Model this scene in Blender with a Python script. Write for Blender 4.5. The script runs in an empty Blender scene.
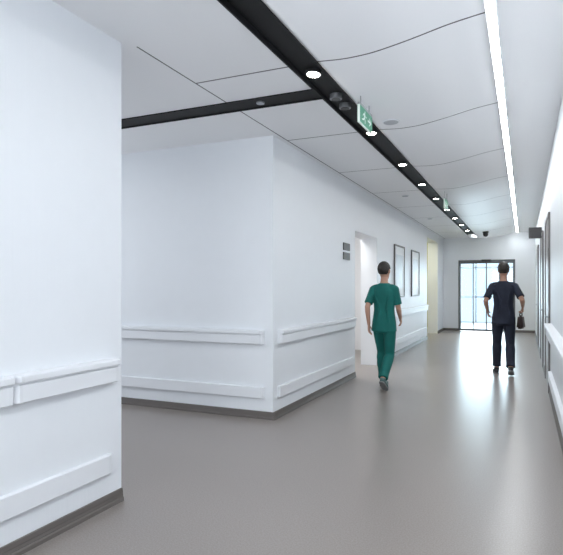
import bpy, bmesh, math, random
from mathutils import Vector, Matrix
random.seed(3)
S = bpy.context.scene
COL = S.collection
try:
    S.view_settings.view_transform = 'Standard'
except Exception: pass

# ------------------------------------------------------------ materials
def mat(name, col, rough=0.5, metal=0.0, var=0.03, vscale=8, bump=0.0, bscale=200, spec=0.5, emit=None, es=0):
    m = bpy.data.materials.new(name); m.use_nodes = True
    nt = m.node_tree; b = nt.nodes['Principled BSDF']
    b.inputs['Roughness'].default_value = rough
    b.inputs['Metallic'].default_value = metal
    b.inputs['Specular IOR Level'].default_value = spec
    tc = nt.nodes.new('ShaderNodeTexCoord')
    n = nt.nodes.new('ShaderNodeTexNoise'); n.inputs['Scale'].default_value = vscale
    nt.links.new(tc.outputs['Object'], n.inputs['Vector'])
    r = nt.nodes.new('ShaderNodeMix'); r.data_type = 'RGBA'
    r.inputs['A'].default_value = (*[c*(1-var) for c in col], 1)
    r.inputs['B'].default_value = (*[min(1, c*(1+var)) for c in col], 1)
    nt.links.new(n.outputs['Fac'], r.inputs['Factor'])
    nt.links.new(r.outputs['Result'], b.inputs['Base Color'])
    if bump:
        n2 = nt.nodes.new('ShaderNodeTexNoise'); n2.inputs['Scale'].default_value = bscale
        nt.links.new(tc.outputs['Object'], n2.inputs['Vector'])
        bp = nt.nodes.new('ShaderNodeBump'); bp.inputs['Strength'].default_value = bump; bp.inputs['Distance'].default_value = 0.002
        nt.links.new(n2.outputs['Fac'], bp.inputs['Height']); nt.links.new(bp.outputs['Normal'], b.inputs['Normal'])
    if emit:
        b.inputs['Emission Color'].default_value = (*emit, 1); b.inputs['Emission Strength'].default_value = es
    return m

def wallmat():
    m = mat('wall_paint', (0.84, 0.868, 0.905), 0.45, var=0.01, spec=0.35)
    nt = m.node_tree; b = nt.nodes['Principled BSDF']
    g = nt.nodes.new('ShaderNodeNewGeometry')
    w = nt.nodes.new('ShaderNodeTexNoise'); w.inputs['Scale'].default_value = 1.0; w.inputs['Detail'].default_value = 1
    mp = nt.nodes.new('ShaderNodeMapping'); mp.inputs['Scale'].default_value = (45, 45, 0.6)
    nt.links.new(g.outputs['Position'], mp.inputs['Vector']); nt.links.new(mp.outputs['Vector'], w.inputs['Vector'])
    bp = nt.nodes.new('ShaderNodeBump'); bp.inputs['Strength'].default_value = 0.4; bp.inputs['Distance'].default_value = 0.002
    nt.links.new(w.outputs['Fac'], bp.inputs['Height']); nt.links.new(bp.outputs['Normal'], b.inputs['Normal'])
    return m
M_WALL = wallmat()

def ceilmat():
    m = bpy.data.materials.new('ceiling_panels'); m.use_nodes = True
    nt = m.node_tree; N = nt.nodes; L = nt.links; b = N['Principled BSDF']
    b.inputs['Roughness'].default_value = 0.5
    g = N.new('ShaderNodeNewGeometry'); s = N.new('ShaderNodeSeparateXYZ'); L.new(g.outputs['Position'], s.inputs[0])
    def M(op, a, c=None, c2=None):
        n = N.new('ShaderNodeMath'); n.operation = op
        for i, x in enumerate((a, c, c2)):
            if x is None: continue
            if isinstance(x, (int, float)): n.inputs[i].default_value = x
            else: L.new(x, n.inputs[i])
        return n.outputs[0]
    y = M('ADD', s.outputs['Y'], 1.83*20 - 3.66)
    md = M('MODULO', y, 1.83)
    j1 = M('LESS_THAN', md, 0.016)
    j1 = M('MULTIPLY', j1, M('GREATER_THAN', s.outputs['X'], -2.37))
    j1 = M('MULTIPLY', j1, M('LESS_THAN', s.outputs['X'], -0.22))
    j2 = M('LESS_THAN', M('ABSOLUTE', M('ADD', s.outputs['X'], 2.375)), 0.006)
    j2 = M('MULTIPLY', j2, M('GREATER_THAN', s.outputs['Y'], 2.95))
    j = M('MAXIMUM', j1, j2)
    mx = N.new('ShaderNodeMix'); mx.data_type = 'RGBA'
    mx.inputs['A'].default_value = (0.885, 0.893, 0.91, 1); mx.inputs['B'].default_value = (0.06, 0.06, 0.07, 1)
    L.new(j, mx.inputs['Factor']); L.new(mx.outputs['Result'], b.inputs['Base Color'])
    return m
M_CEIL = ceilmat()

def floormat():
    m = mat('vinyl_floor', (0.22, 0.20, 0.19), 0.29, var=0.06, vscale=1.5, spec=0.5)
    nt = m.node_tree; b = nt.nodes['Principled BSDF']
    g = nt.nodes.new('ShaderNodeNewGeometry')
    n = nt.nodes.new('ShaderNodeTexNoise'); n.inputs['Scale'].default_value = 110; n.inputs['Detail'].default_value = 2
    nt.links.new(g.outputs['Position'], n.inputs['Vector'])
    cr = nt.nodes.new('ShaderNodeValToRGB')
    cr.color_ramp.elements[0].position = 0.32; cr.color_ramp.elements[0].color = (0.250, 0.222, 0.206, 1)
    cr.color_ramp.elements[1].position = 0.68; cr.color_ramp.elements[1].color = (0.325, 0.290, 0.270, 1)
    nt.links.new(n.outputs['Fac'], cr.inputs[0]); nt.links.new(cr.outputs[0], b.inputs['Base Color'])
    return m
M_FLOOR = floormat()
M_BASE = mat('baseboard_vinyl', (0.13, 0.115, 0.105), 0.45)
M_RAIL = mat('white_rail_vinyl', (0.84, 0.86, 0.895), 0.4, var=0.01)
M_CAP = mat('white_rail_cap', (0.81, 0.83, 0.865), 0.4, var=0.01)
M_BLACK = mat('black_anodised_metal', (0.009, 0.009, 0.010), 0.6, var=0.1, spec=0.25)
M_BLACK2 = mat('dark_grey_metal', (0.035, 0.035, 0.038), 0.4, var=0.1)
M_GFRAME = mat('grey_door_profile', (0.11, 0.12, 0.13), 0.35, var=0.05)
M_SILVER = mat('silver_trim', (0.40, 0.41, 0.43), 0.4, 0.8)
M_LAMP = mat('lamp_glow', (1, 1, 1), 0.5, emit=(1, 0.93, 0.82), es=50)
M_STRIP = mat('strip_glow', (1, 1, 1), 0.5, emit=(0.94, 0.98, 1.0), es=47)
M_DOOR = mat('grey_door_laminate', (0.33, 0.31, 0.32), 0.4)
M_DFRAME = mat('dark_door_frame', (0.15, 0.135, 0.135), 0.4)
M_PFRAME = mat('picture_frame_wood', (0.10, 0.09, 0.09), 0.4)
M_ALC = mat('lime_wall_paint', (0.50, 0.49, 0.17), 0.6, var=0.02)
M_ROOM = mat('room_white_paint', (0.80, 0.81, 0.83), 0.5, var=0.01)
M_PLATE = mat('dark_sign_plate', (0.03, 0.028, 0.03), 0.35)
M_WHITE = mat('white_plastic', (0.80, 0.82, 0.85), 0.4, var=0.01)
M_GRILLE = mat('grille_grey', (.5, .52, .55), .5)
M_GREEN = mat('sign_green', (0.05, 0.25, 0.15), 0.4, emit=(0.08, 0.36, 0.22), es=0.12)
M_SIGNW = mat('sign_white', (0.7, 0.78, 0.74), 0.4, emit=(0.9, 1, 0.95), es=0.12)
M_MAT = mat('print_mount', (0.86, 0.88, 0.90), 0.5, var=0.01)
M_PRINT = mat('print_soft_blue', (0.66, 0.71, 0.76), 0.4, var=0.3, vscale=3)
M_SKIN = mat('skin', (0.50, 0.28, 0.20), 0.5, var=0.05)
M_HAIR = mat('dark_hair', (0.022, 0.017, 0.014), 0.55, var=0.3, vscale=60, bump=0.6, bscale=150)
M_TEAL = mat('teal_scrub_cotton', (0.0, 0.125, 0.108), 0.8, var=0.12, vscale=12, bump=0.4, bscale=60)
M_NAVY = mat('navy_scrub_cotton', (0.012, 0.017, 0.034), 0.8, var=0.2, vscale=12, bump=0.4, bscale=60)
M_SHOEW = mat('teal_grey_shoe', (0.06, 0.13, 0.125), 0.5)
M_SHOEB = mat('black_shoe', (0.02, 0.02, 0.024), 0.5)
M_SOLE = mat('grey_sole', (0.22, 0.23, 0.23), 0.6)
M_EYE = mat('eye_white', (0.8, 0.8, 0.78), 0.2)
M_BROWN = mat('brown_leatherette', (0.04, 0.025, 0.024), 0.5)

def glassmat():
    m = bpy.data.materials.new('clear_glass'); m.use_nodes = True
    nt = m.node_tree; nt.nodes.clear()
    o = nt.nodes.new('ShaderNodeOutputMaterial'); mx = nt.nodes.new('ShaderNodeMixShader')
    t = nt.nodes.new('ShaderNodeBsdfTransparent'); t.inputs[0].default_value = (0.86, 0.95, 0.985, 1)
    g = nt.nodes.new('ShaderNodeBsdfGlossy'); g.inputs['Roughness'].default_value = 0.03
    f = nt.nodes.new('ShaderNodeFresnel'); f.inputs[0].default_value = 1.45
    nt.links.new(f.outputs[0], mx.inputs[0]); nt.links.new(t.outputs[0], mx.inputs[1]); nt.links.new(g.outputs[0], mx.inputs[2])
    nt.links.new(mx.outputs[0], o.inputs[0]); return m
M_GLASS = glassmat()

# ------------------------------------------------------------ helpers
def finish(bm, name, m, smooth=False, loc=(0, 0, 0)):
    bmesh.ops.recalc_face_normals(bm, faces=bm.faces)
    if tuple(loc) != (0, 0, 0):
        bmesh.ops.translate(bm, verts=bm.verts, vec=-Vector(loc))
    me = bpy.data.meshes.new(name); bm.to_mesh(me); bm.free()
    if smooth:
        for p in me.polygons: p.use_smooth = True
    ob = bpy.data.objects.new(name, me); ob.location = loc; COL.objects.link(ob)
    if m: me.materials.append(m)
    return ob
def bx(bm, x0, x1, y0, y1, z0, z1):
    r = bmesh.ops.create_cube(bm, size=1)
    for v in r['verts']:
        v.co = Vector(((x0+x1)/2 + v.co.x*(x1-x0), (y0+y1)/2 + v.co.y*(y1-y0), (z0+z1)/2 + v.co.z*(z1-z0)))
    return r['verts']
def boxes(name, lst, m, bevel=0.0, loc=None):
    bm = bmesh.new()
    for b in lst: bx(bm, *b)
    if bevel: bmesh.ops.bevel(bm, geom=bm.edges[:], offset=bevel, segments=2, affect='EDGES')
    if loc is None:
        xs = [v.co for v in bm.verts]
        loc = (sum(v.x for v in xs)/len(xs), sum(v.y for v in xs)/len(xs), min(v.z for v in xs))
    return finish(bm, name, m, loc=tuple(loc))
def struct(o): o["kind"] = "structure"; return o
def top(o, label, cat, group=None):
    o["label"] = label; o["category"] = cat
    if group: o["group"] = group
    return o
def child(o, p):
    o.parent = p; o.matrix_parent_inverse = Matrix.Translation(-Vector(p.location)); return o
def extr(name, prof, p0, p1, n, m, taper0=0, taper1=0, loc=None):
    bm = bmesh.new(); p0 = Vector(p0); p1 = Vector(p1); n = Vector(n); d = (p1-p0).normalized()
    zc = sum(z for a, z in prof)/len(prof)
    rings = []
    st = [(p0, 1 - (0.45 if taper0 else 0)), (p0 + d*taper0, 1), (p1 - d*taper1, 1), (p1, 1 - (0.45 if taper1 else 0))]
    if not taper0: st = st[1:]
    if not taper1: st = st[:-1]
    for p, s in st:
        rings.append([bm.verts.new((p.x+n.x*a*s, p.y+n.y*a*s, zc+(z-zc)*(0.92+0.08*s if s < 1 else 1))) for a, z in prof])
    k = len(prof)
    for A, B in zip(rings, rings[1:]):
        for i in range(k): bm.faces.new((A[i], A[(i+1) % k], B[(i+1) % k], B[i]))
    bm.faces.new(rings[0]); bm.faces.new(rings[-1])
    if loc is None: loc = (p0.x, p0.y, min(z for a, z in prof))
    return finish(bm, name, m, loc=loc)

H = 3.02; XL = -2.43; XR = 0.32; YC = 5.245; YN = 2.86; YE = 18.6; YB = -4.0
# ------------------------------------------------------------ shell
struct(boxes('floor', [(-9.2, 0.52, YB-.2, 24, -0.1, 0)], M_FLOOR))
struct(boxes('wall_entry', [(XL-.2, XL, YB, YN, 0, H+.04), (-9, XL-.2, YN-.2, YN, 0, H+.04)], M_WALL))
struct(boxes('wall_cross', [(-9, XL, YC, YC+.2, 0, H+.01)], M_WALL))
D1 = (8.31, 9.71, 2.3); D2 = (15.3, 17.3, 2.8)
struct(boxes('wall_left', [(XL-.3, XL, YC+.2, D1[0], 0, H+.01), (XL-.3, XL, D1[0], D1[1], D1[2], H+.01),
      (XL-.3, XL, D1[1], D2[0], 0, H+.01), (XL-.3, XL, D2[0], D2[1], D2[2], H+.01), (XL-.3, XL, D2[1], YE, 0, H+.01)], M_WALL))
struct(boxes('wall_alcove', [(-4.4, -4.2, D2[0]-.6, D2[1]+.6, 0, H), (-4.2, XL-.3, D2[0]-.8, D2[0]-.6, 0, H), (-4.2, XL-.3, D2[1]+.6, D2[1]+.8, 0, H)], M_ALC))
struct(boxes('wall_room', [(-5.0, -4.8, 7.6, 12.2, 0, H), (-4.8, XL-.3, 7.6, 7.8, 0, H), (-4.8, XL-.3, 12.0, 12.2, 0, H)], M_ROOM))
struct(boxes('wall_right', [(XR, XR+.2, YB, 23.8, 0, 3.3)], M_WALL))
DX0, DX1, DZ = -1.95, -0.25, 2.30
struct(boxes('wall_end', [(XL-.3, DX0, YE, YE+.2, 0, H+.01), (DX0, DX1, YE, YE+.2, DZ, H+.01), (DX1, XR, YE, YE+.2, 0, H+.01), (-1.35, XR, YE, YE+.2, H, 3.3)], M_WALL))
struct(boxes('wall_porch', [(-2.9, -2.7, YE+.2, 24, 0, H+.01)], M_WALL))
struct(boxes('wall_back', [(XL, -2.1, YB-.2, YB, 0, H), (-2.1, 0.1, YB-.2, YB, 0, .5), (-2.1, .1, YB-.2, YB, 2.7, 3.2), (0.1, XR, YB-.2, YB, 0, 3.2)], M_WALL))
struct(boxes('wall_side', [(-9.2, -9, YN-.2, 3.2, 0, H), (-9.2, -9, 3.2, 4.9, 0, .7), (-9.2, -9, 3.2, 4.9, 2.7, H), (-9.2, -9, 4.9, YC+.2, 0, H)], M_WALL))

TX0, TX1 = -1.57, -1.35
CY0, CY1 = 4.15, 4.39
def ceil_z(x):
    pts = [(-1.35, 3.02), (-1.15, 3.004), (-0.95, 3.012), (-0.7, 3.055), (-0.45, 3.11), (-0.2, 3.145), (0.05, 3.155), (0.32, 3.15), (0.55, 3.15)]
    for (a, za), (b, zb) in zip(pts, pts[1:]):
        if x <= b: return za + (zb-za)*(x-a)/(b-a)
    return pts[-1][1]
bm = bmesh.new()
bx(bm, -9.2, TX0, YB-.2, CY0, H, H+.3); bx(bm, -9.2, TX0, CY1, 24, H, H+.3)
bx(bm, -9.2, TX0, CY0, CY1, H+.1, H+.3); bx(bm, TX0, TX1, YB-.2, 24, H+.1, H+.3)
xs = [TX1 + (0.52-TX1)*i/60 for i in range(61)]
zs = [ceil_z(x) for x in xs]
for _ in range(6):
    zs = [zs[0]] + [(zs[i-1]+zs[i]*2+zs[i+1])/4 for i in range(1, 60)] + [zs[-1]]
def ring(y, top_):
    return [bm.verts.new((x, y, (H+.3+.05 if top_ else z))) for x, z in zip(xs, zs)]
A, B, C, Dd = ring(YB-.2, 0), ring(24, 0), ring(YB-.2, 1), ring(24, 1)
for i in range(60):
    f = bm.faces.new((A[i], A[i+1], B[i+1], B[i])); f.smooth = True
    bm.faces.new((C[i], C[i+1], Dd[i+1], Dd[i]))
    bm.faces.new((A[i], A[i+1], C[i+1], C[i])); bm.faces.new((B[i], B[i+1], Dd[i+1], Dd[i]))
bm.faces.new((A[0], B[0], Dd[0], C[0])); bm.faces.new((A[60], B[60], Dd[60], C[60]))
struct(finish(bm, 'ceiling', M_CEIL))

bp = [(0, 0), (.022, 0), (.020, .02), (.014, .03), (.016, .034), (.012, .05), (.014, .054), (.010, .08), (0, .082)]
def base(name, segs):
    for i, (p0, p1, n) in enumerate(segs):
        struct(extr(name, bp, p0, p1, n, M_BASE))
base('baseboard_entry', [((XL, YB), (XL, YN), (1, 0))])
base('baseboard_cross', [((-9, YC), (XL+.02, YC), (0, -1))])
base('baseboard_left', [((XL, YC), (XL, D1[0]), (1, 0)), ((XL, D1[1]), (XL, D2[0]), (1, 0)), ((XL, D2[1]), (XL, YE), (1, 0))])
base('baseboard_end', [((XL, YE), (DX0, YE), (0, -1)), ((DX1, YE), (XR, YE), (0, -1))])
base('baseboard_right', [((XR, YB), (XR, 8.0), (-1, 0)), ((XR, 9.45), (XR, 10.6), (-1, 0)), ((XR, 12.05), (XR, YE), (-1, 0))])

# ------------------------------------------------------------ rails
UP = [(0, .80), (.046, .80), (.052, .805), (.054, .893), (.046, .896), (.046, .904), (.064, .908), (.067, .913), (.067, .940), (.060, .948), (0, .950)]
LO = [(0, .22), (.026, .22), (.031, .224), (.031, .336), (.026, .34), (0, .34)]
def rail(kind, p0, p1, n, label, grp):
    prof = UP if kind == 'handrail' else LO
    if n[0] < 0: prof = [(a*1.3, z) for a, z in prof]
    mid = .87 if kind == 'handrail' else .28
    p0v = Vector(p0); p1v = Vector(p1); d = (p1v-p0v).normalized()
    cap = .04
    r = extr(kind, prof, p0v+d*cap, p1v-d*cap, n, M_RAIL)
    top(r, label, 'handrail' if kind == 'handrail' else 'wall bumper', grp)
    pc = [(a*1.01, z + (0.0008 if z > mid else -0.0008)) for a, z in prof]
    child(extr('end_cap', pc, p0v, p0v+d*cap, n, M_CAP, taper0=.02), r)
    child(extr('end_cap', pc, p1v-d*cap, p1v, n, M_CAP, taper1=.02), r)
LH = "white vinyl handrail on %s"
LB = "white vinyl bumper strip low on %s"
G1 = "white wall handrails"; G2 = "white low wall bumper strips"
for a, b, n, w in [((XL, -1.5), (XL, 2.0), (1, 0), 'wall before side passage'),
                   ((XL, 2.0), (XL, 2.79), (1, 0), 'wall end beside side passage'),
                   ((-8.5, YC), (-2.53, YC), (0, -1), 'side passage wall'),
                   ((XL, 5.36), (XL, 8.2), (1, 0), 'wall before white doorway'),
                   ((XL, 9.85), (XL, 15.15), (1, 0), 'wall below framed pictures'),
                   ((XR, -1), (XR, 7.75), (-1, 0), 'wall beside grey doors')]:
    rail('handrail', a, b, n, LH % w, G1)
    if b != (XL, 2.0):
        a2 = (XL, -1.5) if b == (XL, 2.79) else a
        b2 = (XL, 2.75) if b == (XL, 2.79) else b
        rail('bumper_rail', a2, b2, n, LB % w, G2)

# ------------------------------------------------------------ ceiling track lights
def channel(name, x0, x1, y0, y1):
    w = .014
    if (y1-y0) > (x1-x0):
        l = [(x0, x0+w, y0, y1, H-.010, H+.1), (x1-w, x1, y0, y1, H-.010, H+.1), (x0+w, x1-w, y0, y1, H+.025, H+.1)]
    else:
        l = [(x0, x1, y0, y0+w, H-.010, H+.1), (x0, x1, y1-w, y1, H-.010, H+.1), (x0, x1, y0+w, y1-w, H+.0, H+.1)]
    return boxes(name, l, M_BLACK)
t = channel('ceiling_track', TX0, TX1, -3.5, 17.6)
top(t, "long black recessed metal lighting channel along the corridor ceiling", "ceiling light track")
t2 = channel('ceiling_track', -8.8, TX0, CY0, CY1)
top(t2, "black recessed metal channel crossing the ceiling into the side passage", "ceiling light track")

def cyl(bm, c, r, h, r2=None, seg=24):
    r_ = bmesh.ops.create_cone(bm, cap_ends=True, segments=seg, radius1=r, radius2=r if r2 is None else r2, depth=h)
    bmesh.ops.translate(bm, verts=r_['verts'], vec=Vector(c)); return r_['verts']
def downlight_meshes():
    bm = bmesh.new(); n = 36
    prof = [(.058, .026), (.062, .004), (.058, -.004), (.050, -.002), (.046, .012)]
    R = [[bm.verts.new((r*math.cos(2*math.pi*i/n), r*math.sin(2*math.pi*i/n)*1.25, z)) for i in range(n)] for r, z in prof]
    for a, b in zip(R, R[1:]):
        for i in range(n): bm.faces.new((a[i], a[(i+1) % n], b[(i+1) % n], b[i]))
    bm.faces.new(R[0])
    bmesh.ops.recalc_face_normals(bm, faces=bm.faces)
    me1 = bpy.data.meshes.new('downlight'); bm.to_mesh(me1); bm.free(); me1.materials.append(M_BLACK2)
    bm = bmesh.new(); cyl(bm, (0, 0, .004), .044, .012, .047, 36)
    for v in bm.verts: v.co.y *= 1.25
    me2 = bpy.data.meshes.new('lens'); bm.to_mesh(me2); bm.free(); me2.materials.append(M_LAMP)
    return me1, me2
m1, m2 = downlight_meshes()
for y in [-1.0, .6, 2.2, 3.88, 5.6, 7.2, 8.7, 10.2, 11.7, 13.2, 14.7, 16.2]:
    o = bpy.data.objects.new('downlight', m1); o.location = (-1.46, y, H-.0); COL.objects.link(o)
    top(o, "glowing warm white downlight set in the black ceiling channel", "ceiling lamp", "downlights in the ceiling channel")
    c = bpy.data.objects.new('lens', m2); c.parent = o; COL.objects.link(c)
for y in (4.42, 4.68):
    bm = bmesh.new(); cyl(bm, (0, 0, .005), .052, .04)
    o = finish(bm, 'spotlight_head', M_SILVER); o.location = (-1.46, y, H)
    top(o, "small round unlit spotlight head in the black ceiling channel", "spotlight", "unlit spotlight heads in the ceiling channel")
    bm = bmesh.new(); cyl(bm, (0, 0, -.017), .040, .006, .036)
    c = finish(bm, 'lens', M_BLACK2); c.parent = o
bm = bmesh.new(); cyl(bm, (0, 0, -0.006), .036, .012); o = finish(bm, 'spotlight_head', M_SILVER); o.location = (-2.1, 4.27, H)
top(o, "small silver spotlight head in the crossing ceiling channel", "spotlight")

zl = 3.146
hs = boxes('linear_light', [(-.222, -.212, -3, 18.3, zl-.020, zl+.004), (-.163, -.153, -3, 18.3, zl-.020, zl+.004)], M_WHITE)
top(hs, "continuous thin white glowing strip light along the curved ceiling", "strip light")
child(boxes('diffuser', [(-.212, -.163, -3, 18.3, zl-.0225, zl+.0)], M_STRIP), hs)

def disc(x, y, z, r, name, label, cat):
    bm = bmesh.new(); cyl(bm, (0, 0, -.006), r, .012, r*1.03, 36)
    o = finish(bm, name, M_WHITE); o.location = (x, y, z); top(o, label, cat)
    bm = bmesh.new(); cyl(bm, (0, 0, -.014), r*.85, .006, r*.88, 36); c = finish(bm, 'grille', M_GRILLE); c.parent = o
disc(-1.17, 5.22, 3.006, .08, 'ceiling_speaker', "round white ceiling loudspeaker beside the black channel", "loudspeaker")
disc(-1.9, 9.6, H, .06, 'smoke_detector', "small round white smoke detector on the ceiling panels", "smoke detector")
disc(-2.0, 13.0, H, .06, 'smoke_detector', "small round white smoke detector on the ceiling panels", "smoke detector")

def exit_sign(x, y0, y1, z0, z1, zc, lab):
    o = boxes('exit_sign', [(x-.010, x+.010, y0, y1, z0, z1)], M_SIGNW, bevel=.003)
    top(o, lab, "exit sign", "hanging exit signs")
    child(boxes('hanger', [(x-.01, x+.01, y0, y1, z1, z1+.02), (x-.004, x+.004, y0+.06, y0+.07, z1+.018, zc), (x-.004, x+.004, y1-.07, y1-.06, z1+.018, zc)], M_SILVER), o)
    h = z1-z0; w = y1-y0
    for sgn in (1, -1):
        X = x+sgn*.0105
        child(boxes('green_panel', [(min(X, X+sgn*.002), max(X, X+sgn*.002), y0+.006, y1-.006, z0+.006, z1-.006)], M_GREEN), o)
        X2 = X+sgn*.0035
        def P(u, v): return (y0+.015+(w-.03)*u, z0+.015+(h-.03)*v)
        def strokes(name, segs, head=False):
            bm = bmesh.new()
            for a, b, t_ in segs:
                a = Vector(P(*a)); b = Vector(P(*b)); d = (b-a).normalized(); n = Vector((-d.y, d.x))*t_/2
                bm.faces.new([bm.verts.new((X2, p.x, p.y)) for p in (a+n-d*t_*.3, b+n+d*t_*.3, b-n+d*t_*.3, a-n-d*t_*.3)])
            if head:
                hc = P(.36, .86); bm.faces.new([bm.verts.new((X2, hc[0]+.011*math.cos(k*math.pi/5), hc[1]+.011*math.sin(k*math.pi/5))) for k in range(10)])
            child(finish(bm, name, M_SIGNW), o)
        strokes('running_figure', [((.34, .72), (.30, .42), .022), ((.30, .42), (.38, .28), .015), ((.38, .28), (.36, .1), .015), ((.30, .42), (.22, .25), .015), ((.22, .25), (.13, .22), .013),
                         ((.34, .70), (.42, .55), .011), ((.42, .55), (.48, .6), .011), ((.33, .70), (.24, .66), .011), ((.24, .66), (.2, .52), .011)], True)
        strokes('arrow', [((.62, .5), (.88, .5), .018), ((.76, .74), (.89, .5), .014), ((.76, .26), (.89, .5), .014)])
exit_sign(-1.25, 4.38, 4.78, 2.775, 2.925, 3.01, "green exit sign with white running figure hanging from ceiling")
exit_sign(-1.2, 9.3, 9.7, 2.72, 2.88, 3.005, "green exit sign hanging farther along the corridor ceiling")

# ------------------------------------------------------------ doors and wall items
k = 2
for y0, y1 in ((8.05, 9.4), (10.65, 12.0), (14.0, 15.1)):
    d = boxes('door_%d' % k, [(XR-.012, XR, y0+.05, y1-.05, 0.004, 2.36)], M_DOOR); struct(d)
    child(boxes('frame', [(XR-.025, XR, y0, y0+.05, 0, 2.41), (XR-.025, XR, y1-.05, y1, 0, 2.41), (XR-.025, XR, y0+.05, y1-.05, 2.36, 2.41)], M_DFRAME), d)
    child(boxes('handle', [(XR-.06, XR-.01, y0+.14, y0+.16, 1.0, 1.02), (XR-.06, XR-.045, y0+.14, y0+.28, 1.0, 1.02)], M_SILVER), d)
    child(boxes('vision_panel', [(XR-.016, XR-.01, y0+.3, y0+.45, 1.2, 1.95)], M_BLACK2), d)
    k += 1
o = boxes('projecting_sign', [(.08, .30, 11.10, 11.17, 2.32, 2.52)], M_PLATE, bevel=.006)
top(o, "dark box sign projecting from the wall above the doors", "wall sign")
child(boxes('bracket', [(.29, XR, 11.11, 11.16, 2.38, 2.46)], M_BLACK2), o)
for i, (z0, z1) in enumerate(((1.96, 2.07), (1.82, 1.93))):
    o = boxes('room_sign', [(XL, XL+.014, 7.68, 8.0, z0, z1)], M_PLATE, bevel=.003)
    top(o, "small dark rectangular room sign on wall near white doorway", "room sign", "dark room signs beside the doorway")
for i, (y0, y1) in enumerate(((11.1, 12.1), (12.95, 13.95))):
    z0, z1 = 1.2, 2.30; f = .032
    o = boxes('picture_frame', [(XL, XL+.03, y0, y0+f, z0, z1), (XL, XL+.03, y1-f, y1, z0, z1), (XL, XL+.03, y0+f, y1-f, z0, z0+f), (XL, XL+.03, y0+f, y1-f, z1-f, z1)], M_PFRAME)
    top(o, "tall dark-framed picture with pale mount hung above the handrail", "picture", "framed pictures on the corridor wall")
    child(boxes('mount', [(XL, XL+.015, y0+f, y1-f, z0+f, z1-f)], M_MAT), o)
    child(boxes('print', [(XL+.015, XL+.018, y0+.17, y1-.17, z0+.2, z1-.2)], M_PRINT), o)

# glazed sliding door
gd = boxes('door_1', [(DX0, DX0+.05, YE-.03, YE+.1, 0, DZ), (DX1-.05, DX1, YE-.03, YE+.1, 0, DZ), (DX0+.05, DX1-.05, YE-.03, YE+.1, DZ-.07, DZ)], M_GFRAME); struct(gd)
n = 4; ww = (DX1-DX0-.10)/n
for i in range(n):
    a = DX0+.05+ww*i; b = a+ww; yy = YE+.02 if i in (1, 2) else YE+.06
    s = .018
    lf = boxes('door_leaf', [(a, a+s, yy, yy+.03, 0.01, DZ-.07), (b-s, b, yy, yy+.03, 0.01, DZ-.07), (a+s, b-s, yy, yy+.03, .01, .08), (a+s, b-s, yy, yy+.03, DZ-.11, DZ-.07)], M_GFRAME); child(lf, gd)
    g = boxes('pane', [(a+s, b-s, yy+.012, yy+.018, .08, DZ-.11)], M_GLASS); g.parent = lf; g.matrix_parent_inverse = Matrix.Translation(-Vector(lf.location))
struct(boxes('window_1', [(-2.7+.9*i-.03, -2.7+.9*i+.03, 23.6, 23.7, 0, H) for i in range(1, 4)] + [(-2.7, XR, 23.6, 23.7, 1.0, 1.06), (-2.7, XR, 23.6, 23.7, 2.2, 2.26)], M_SILVER))
struct(boxes('added_window_2', [(-1.03, -.97, YB-.12, YB-.06, .5, 2.7), (-2.1, -2.04, YB-.12, YB-.06, .5, 2.7), (.04, .1, YB-.12, YB-.06, .5, 2.7)], M_SILVER))  # unseen window frame, added to go with the fill behind the camera
struct(boxes('added_window_3', [(-9.12, -9.06, 4.0, 4.06, .7, 2.7)], M_SILVER))  # unseen mullion, added at the passage end where the side fill sits
o = boxes('door_sensor', [(-1.25, -.95, YE-.08, YE-.03, 2.25, 2.31)], M_BLACK2, bevel=.01)
top(o, "small dark motion sensor box above the sliding glass door", "motion sensor")
bm = bmesh.new(); bmesh.ops.create_uvsphere(bm, u_segments=20, v_segments=12, radius=.07); cyl(bm, (0, 0, .06), .08, .05)
o = finish(bm, 'dome_camera', M_PLATE, smooth=True); o.location = (-1.0, 16.6, 2.932); top(o, "dark dome security camera under the ceiling near glass door", "security camera")

# ------------------------------------------------------------ people
def ringv(bm, c, u, v, ru, rv, n=20):
    return [bm.verts.new(c + u*ru*math.cos(2*math.pi*i/n) + v*rv*math.sin(2*math.pi*i/n)) for i in range(n)]
def skin_rings(bm, R):
    n = len(R[0])
    for A, B in zip(R, R[1:]):
        for i in range(n): bm.faces.new((A[i], A[(i+1) % n], B[(i+1) % n], B[i]))
    bm.faces.new(R[0][::-1]); bm.faces.new(R[-1])
def vloft(bm, rows):
    skin_rings(bm, [ringv(bm, Vector((r[4] if len(r) > 4 else 0, r[3], r[0])), Vector((1, 0, 0)), Vector((0, 1, 0)), r[1], r[2]) for r in rows])
def ball(bm, c, r):
    q = bmesh.ops.create_uvsphere(bm, u_segments=14, v_segments=10, radius=1)
    for v in q['verts']: v.co = Vector(c) + Vector((v.co.x*r[0], v.co.y*r[1], v.co.z*r[2]))
def tube(bm, pts, rads, n=14, flat=None):
    pts = [Vector(p) for p in pts]; R = []
    for i, p in enumerate(pts):
        d = (pts[min(i+1, len(pts)-1)]-pts[max(i-1, 0)]).normalized()
        ref = Vector(flat) if flat else (Vector((1, 0, 0)) if abs(d.x) < .9 else Vector((0, 1, 0)))
        u = (ref - d*ref.dot(d)).normalized(); v = d.cross(u)
        r = rads[i]; ru, rv = r if isinstance(r, tuple) else (r, r)
        R.append(ringv(bm, p, u, v, ru, rv, n))
    skin_rings(bm, R)
    for p, r in ((pts[0], rads[0]), (pts[-1], rads[-1])):
        if not isinstance(r, tuple): ball(bm, p, (r*.98,)*3)
def lerp(a, b, t): return Vector(a)*(1-t)+Vector(b)*t
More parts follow.
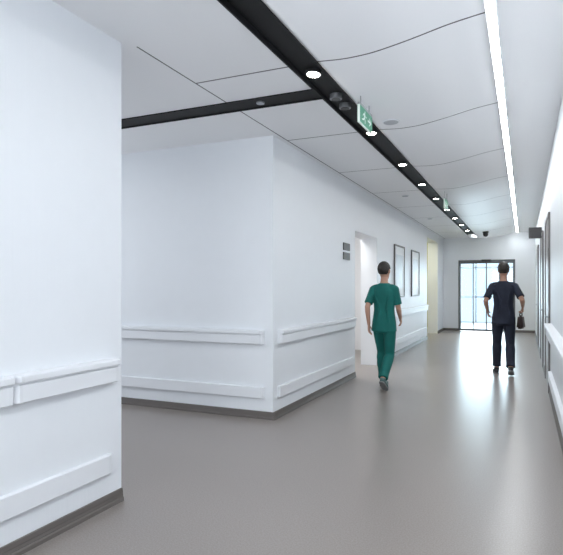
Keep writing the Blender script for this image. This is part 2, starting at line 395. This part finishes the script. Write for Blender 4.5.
def limb(bm, a, b, c, ra, rm1, rb, rm2, rc):
    a, b, c = Vector(a), Vector(b), Vector(c)
    pts = [a, lerp(a, b, .4), lerp(a, b, .8), b, lerp(b, c, .25), lerp(b, c, .6), c]
    b2 = lerp(lerp(a, b, .88), lerp(b, c, .12), .5); pts[3] = lerp(b, b2, .5)
    tube(bm, pts, [ra, rm1, rb*1.04, rb, rm2, (rm2+rc)/2, rc])
def hand(bm, w, D, N, S, curl, tcurl=.4):
    w = Vector(w); D = Vector(D).normalized(); N = Vector(N); N = (N-D*N.dot(D)).normalized(); S = Vector(S); S = (S-D*S.dot(D)-N*S.dot(N)).normalized()
    tube(bm, [w-D*.02, w+D*.02, w+D*.055, w+D*.09], [(.024, .018), (.032, .016), (.040, .0145), (.040, .013)], flat=S)
    for off, ln, cu in ((.030, .070, .85), (.0105, .080, .95), (-.0095, .074, 1.05), (-.029, .058, 1.2)):
        p = w+D*.082+S*off; ang = 0; pts = [p]
        for j, fr_ in enumerate((.45, .32, .23)):
            ang += curl*cu*(.7 if j == 0 else 1.0)
            d = D*math.cos(ang)+N*math.sin(ang) + S*off*.6
            p = p+d.normalized()*ln*fr_; pts.append(p)
        tube(bm, pts, [.0092, .0088, .008, .007], n=10)
    p = w+D*.028+S*.026; d1 = (D*.75+S*.7+N*.25).normalized(); p2 = p+d1*.038; d2 = (D*.95+S*.25+N*tcurl).normalized(); p3 = p2+d2*.03; p4 = p3+(D*.9+N*(tcurl+.2)).normalized()*.024
    tube(bm, [p, p2, p3, p4], [.013, .0105, .0095, .008], n=10)

def remesh(bm, name, m, vox, smooth_it=3):
    ob = finish(bm, name, None, True)
    md = ob.modifiers.new('r', 'REMESH'); md.mode = 'VOXEL'; md.voxel_size = vox
    ms = ob.modifiers.new('s', 'SMOOTH'); ms.factor = .5; ms.iterations = smooth_it
    dg = bpy.context.evaluated_depsgraph_get(); dg.update()
    me = bpy.data.meshes.new_from_object(ob.evaluated_get(dg)); me.name = name
    ob.modifiers.clear(); old = ob.data; ob.data = me; bpy.data.meshes.remove(old)
    me.materials.clear(); me.materials.append(m)
    for p in me.polygons: p.use_smooth = True
    return ob

def person(loc, rotz, scale, P, m_cloth, m_shoe, label):
    bm = bmesh.new()
    vloft(bm, [(.84, .12, .09, -.01), (.93, .145, .108, 0), (1.0, .135, .10, 0), (1.09, .12, .09, .005), (1.2, .132, .10, .01), (1.30, .142, .108, .01), (1.37, .138, .095, .008), (1.42, .105, .08, .004), (1.455, .068, .066, .002), (1.49, .052, .055, .006), (1.56, .050, .054, .014)])
    vloft(bm, [(1.515, .03, .03, .060), (1.53, .045, .05, .048), (1.56, .058, .075, .03), (1.60, .067, .088, .018), (1.64, .073, .094, .010), (1.68, .076, .098, .004), (1.71, .071, .091, .001), (1.735, .056, .073, -.002), (1.750, .034, .045, -.004), (1.757, .012, .015, -.004)])
    tube(bm, [(0, .101, 1.655), (0, .112, 1.63), (0, .121, 1.61)], [.008, .010, .0135])
    tube(bm, [(-.022, .098, 1.572), (0, .106, 1.574), (.022, .098, 1.572)], [.005, .0075, .005])
    tube(bm, [(-.04, .086, 1.662), (-.015, .102, 1.665)], [.007, .006]); tube(bm, [(.04, .086, 1.662), (.015, .102, 1.665)], [.007, .006])
    for s in (-1, 1):
        ball(bm, (s*.076, .0, 1.63), (.010, .019, .031)); ball(bm, (s*.08, -.006, 1.64), (.009, .014, .018))
    for s, k in ((-1, 'l'), (1, 'r')):
        sh, el, wr = P['arm_'+k][:3]
        tube(bm, [(s*.09, 0, 1.395), sh], [.05, .045])
        limb(bm, sh, el, wr, .046, .042, .036, .036, .024)
        Dh, Nh, Sh, cu = P['hand_'+k]
        hand(bm, wr, Dh, Nh, Sh, cu)
        hp, kn, an = P['leg_'+k][:3]
        limb(bm, hp, kn, an, .08, .072, .052, .053, .036)
    body = remesh(bm, 'person', M_SKIN, .0055, 2)
    top(body, label, 'person')
    bm = bmesh.new()
    vloft(bm, [(.80, .176, .136, -.004), (.83, .174, .134, -.003), (.93, .166, .13, 0), (1.03, .150, .12, 0), (1.10, .143, .114, .003), (1.2, .150, .12, .008), (1.30, .160, .126, .008), (1.36, .157, .116, .006), (1.405, .134, .10, .003), (1.44, .10, .083, .002), (1.468, .072, .072, .004)])
    for s, k in ((-1, 'l'), (1, 'r')):
        sh, el, wr = [Vector(q) for q in P['arm_'+k][:3]]
        tube(bm, [(s*.07, 0, 1.405), lerp((s*.07, 0, 1.40), sh, .6), sh - Vector((0, 0, .004))], [.055, .060, .056])
        pts = [sh, lerp(sh, el, .3), lerp(sh, el, .6), lerp(sh, el, .80)]
        tube(bm, pts, [(.055, .060), (.055, .062), (.056, .064), (.058, .067)])
    tube(bm, [(-.10, -.108, 1.30), (-.04, -.112, 1.15), (-.06, -.118, .98)], [.006, .012, .006]); tube(bm, [(.09, -.108, 1.28), (.06, -.112, 1.12), (.10, -.112, .93)], [.006, .012, .006])
    tp = remesh(bm, 'scrub_top', m_cloth, .007, 3); tp.parent = body
    bm = bmesh.new()
    vloft(bm, [(.78, .12, .10, -.01), (.85, .160, .122, -.004), (.95, .158, .122, 0), (1.03, .142, .112, 0)])
    for s, k in ((-1, 'l'), (1, 'r')):
        hp, kn, an = [Vector(q) for q in P['leg_'+k][:3]]
        e = lerp(kn, an, .95); b = Vector((0, -.012, 0))
        tube(bm, [hp, lerp(hp, kn, .4), lerp(hp, kn, .8), kn, lerp(kn, e, .2)+b, lerp(kn, e, .5)+b, lerp(kn, e, .8), e], [.092, .087, .073, .068, .074, .069, .063, (.066, .071)])
    tr = remesh(bm, 'scrub_trousers', m_cloth, .007, 3); tr.parent = body
    for k in 'lr':
        an, heel, toe = [Vector(q) for q in (P['leg_'+k][2], P['leg_'+k][3], P['leg_'+k][4])]
        d = (toe-heel).normalized(); up = Vector((1, 0, 0)).cross(d).normalized()
        if up.z < 0: up = -up
        def R(t, hw, hh, lift): return (heel+d*t+up*lift, hw, hh)
        bm = bmesh.new(); Lg = (toe-heel).length
        rows = [R(-.01, .022, .02, .024), R(.01, .034, .034, .030), R(.06, .036, .038, .034), R(.12, .038, .032, .028), (heel+d*(Lg*.72)+up*.022, .046, .026), (heel+d*(Lg*.9)+up*.018, .04, .02), (heel+d*Lg+up*.014, .02, .012)]
        skin_rings(bm, [ringv(bm, c, Vector((1, 0, 0)), up, a, b) for c, a, b in rows])
        tube(bm, [heel+d*.045+up*.04, lerp(heel+d*.045+up*.04, an, .8)], [.04, .04])
        so = remesh(bm, 'shoe', m_shoe, .005, 2); so.parent = body
        bm = bmesh.new(); Rr = []
        for lift in (-.012, .006):
            vs = []
            for t, hw in [(-.015, .0), (-.012, .022), (.01, .036), (.08, .038), (.13, .038), (Lg*.72, .047), (Lg*.92, .04), (Lg+.008, .018)]:
                vs.append(heel+d*t+Vector((hw, 0, 0))+up*lift)
            for t, hw in reversed([(-.012, .022), (.01, .036), (.08, .038), (.13, .038), (Lg*.72, .047), (Lg*.92, .04), (Lg+.008, .018)]):
                vs.append(heel+d*t-Vector((hw, 0, 0))+up*lift)
            Rr.append([bm.verts.new(q) for q in vs])
        skin_rings(bm, Rr); sl = finish(bm, 'sole', M_SOLE); sl.parent = so
    bm = bmesh.new(); bmesh.ops.create_icosphere(bm, subdivisions=5, radius=1)
    for v in bm.verts:
        c = v.co.copy(); q = Vector((c.x*.087, c.y*.108-.008, c.z*.104+1.668))
        face = (q.y > .035 and q.z < 1.705) or (abs(q.x) > .03 and q.y > -.035 and q.z < 1.655) or q.z < 1.585
        if face: q = Vector((0, 0, 1.66)) + (q-Vector((0, 0, 1.66)))*.62
        else: q += c*random.uniform(-.0015, .002)
        v.co = q
    hr = finish(bm, 'hair', M_HAIR, True); hr.parent = body
    for s in (-1, 1):
        bm = bmesh.new(); ball(bm, (s*.031, .088, 1.641), (.013, .0115, .0085)); e = finish(bm, 'eye', M_EYE, True); e.parent = body
        bm = bmesh.new(); ball(bm, (s*.031, .0985, 1.641), (.0055, .003, .0055)); i = finish(bm, 'iris', M_HAIR, True); i.parent = e
    body.location = loc; body.rotation_euler = (0, 0, rotz); body.scale = (scale,)*3
    return body

walk = dict(
    leg_l=((-.080, .0, .90), (-.085, .17, .50), (-.080, .20, .10), (-.080, .155, .012), (-.095, .415, .012)),
    leg_r=((.080, -.01, .90), (.075, .01, .47), (.065, -.27, .175), (.065, -.325, .15), (.07, -.14, .018)))
PG = dict(walk, arm_l=((-.155, 0, 1.385), (-.205, -.12, 1.135), (-.205, -.05, .895)), arm_r=((.155, 0, 1.385), (.19, .04, 1.12), (.165, .23, .975)),
    hand_l=((0, .1, -1), (1, 0, -.0), (0, 1, 0), .35), hand_r=((-.05, .6, -.75), (-1, 0, -.1), (0, .7, .6), .4))
person((-1.775, 7.50, 0.0), math.radians(-4), 1.0, PG, M_TEAL, M_SHOEW, "person in teal-green scrubs walking away, arms swinging")
walk2 = dict(
    leg_l=((-.082, .0, .90), (-.095, .12, .49), (-.10, .13, .10), (-.10, .085, .012), (-.125, .345, .012)),
    leg_r=((.082, -.01, .90), (.095, .03, .475), (.10, -.20, .135), (.10, -.255, .105), (.11, -.04, .018)))
PB = dict(walk2, arm_l=((-.162, 0, 1.39), (-.262, -.10, 1.155), (-.235, .09, 1.00)), arm_r=((.162, 0, 1.39), (.265, -.14, 1.175), (.275, .04, 1.075)),
    hand_l=((.1, .6, -.8), (1, 0, .1), (0, 1, .3), .45), hand_r=((0, .15, -1), (-1, 0, 0), (0, 1, .15), 1.15))
pb = person((-.30, 9.47, 0.0), math.radians(2), 1.03, PB, M_NAVY, M_SHOEB, "person in dark navy scrubs walking away, elbow bent, holding pouch")
bm = bmesh.new()
for v in bx(bm, -.045, .045, -.12, .12, -.25, -.035):
    if v.co.z > -.1: v.co.x *= .6; v.co.y *= .8
bmesh.ops.bevel(bm, geom=bm.edges[:], offset=.024, segments=4, affect='EDGES')
bg = finish(bm, 'pouch', M_BROWN, True)
bm = bmesh.new(); tube(bm, [(0, -.07, -.045), (0, -.066, -.012), (0, -.045, 0), (0, .045, 0), (0, .066, -.012), (0, .07, -.045)], [.008]*6, n=10)
hd = finish(bm, 'handle', M_BLACK, True); hd.parent = bg
R2 = Matrix.Rotation(pb.rotation_euler.z, 4, 'Z')
bg.location = Vector(pb.location) + R2 @ (Vector((.250, .053, .970))*1.03); bg.rotation_euler = (0, 0, math.radians(-14))
top(bg, "small dark brown pouch held by its handle at hip", "pouch")

# ------------------------------------------------------------ lights
def area(name, loc, rot, sx, sy, e, col=(1, 1, 1)):
    l = bpy.data.lights.new(name, 'AREA'); l.shape = 'RECTANGLE'; l.size = sx; l.size_y = sy; l.energy = e; l.color = col
    o = bpy.data.objects.new(name, l); o.location = loc; o.rotation_euler = rot; COL.objects.link(o); return o
area('back_fill', (-1.0, YB+.05, 1.6), (math.radians(98), 0, 0), 2.1, 2.1, 100, (.92, .965, 1))  # added soft fill behind the camera, tilted up to lift walls and ceiling
area('side_end_fill', (-8.9, 4.05, 1.7), (math.radians(92), 0, math.radians(-90)), 1.6, 2.0, 62, (.92, .96, 1))  # added fill from the unseen passage end, brightens the cross wall
area('side_passage_fill', (-5.0, 3.6, H-.02), (0, 0, 0), 2.5, .3, 16, (.95, .98, 1))  # added overhead fill for the side passage, no fixture modelled
area('alcove_lamp', (-3.5, 16.3, H-.03), (0, 0, 0), .8, .8, 32, (1, .97, .8))
area('room_lamp', (-3.4, 9.3, H-.03), (0, 0, 0), 1.2, 1.2, 55, (1, .98, .94))
area('porch_daylight', (-1.1, 23.3, 1.6), (math.radians(-90), 0, 0), 2.6, 2.6, 260, (.93, .97, 1))
w = bpy.data.worlds.new('world'); S.world = w; w.use_nodes = True
w.node_tree.nodes['Background'].inputs[0].default_value = (.78, .89, 1, 1); w.node_tree.nodes['Background'].inputs[1].default_value = 1.6

# ------------------------------------------------------------ camera
cd = bpy.data.cameras.new('camera'); cam = bpy.data.objects.new('camera', cd); COL.objects.link(cam)
cam.location = (0, 0, 1.4); cam.rotation_euler = (math.radians(90), 0, math.radians(23.98))
cd.lens = 34.85; cd.sensor_width = 36; cd.shift_y = 10.5/563; cd.clip_start = .05
S.camera = cam
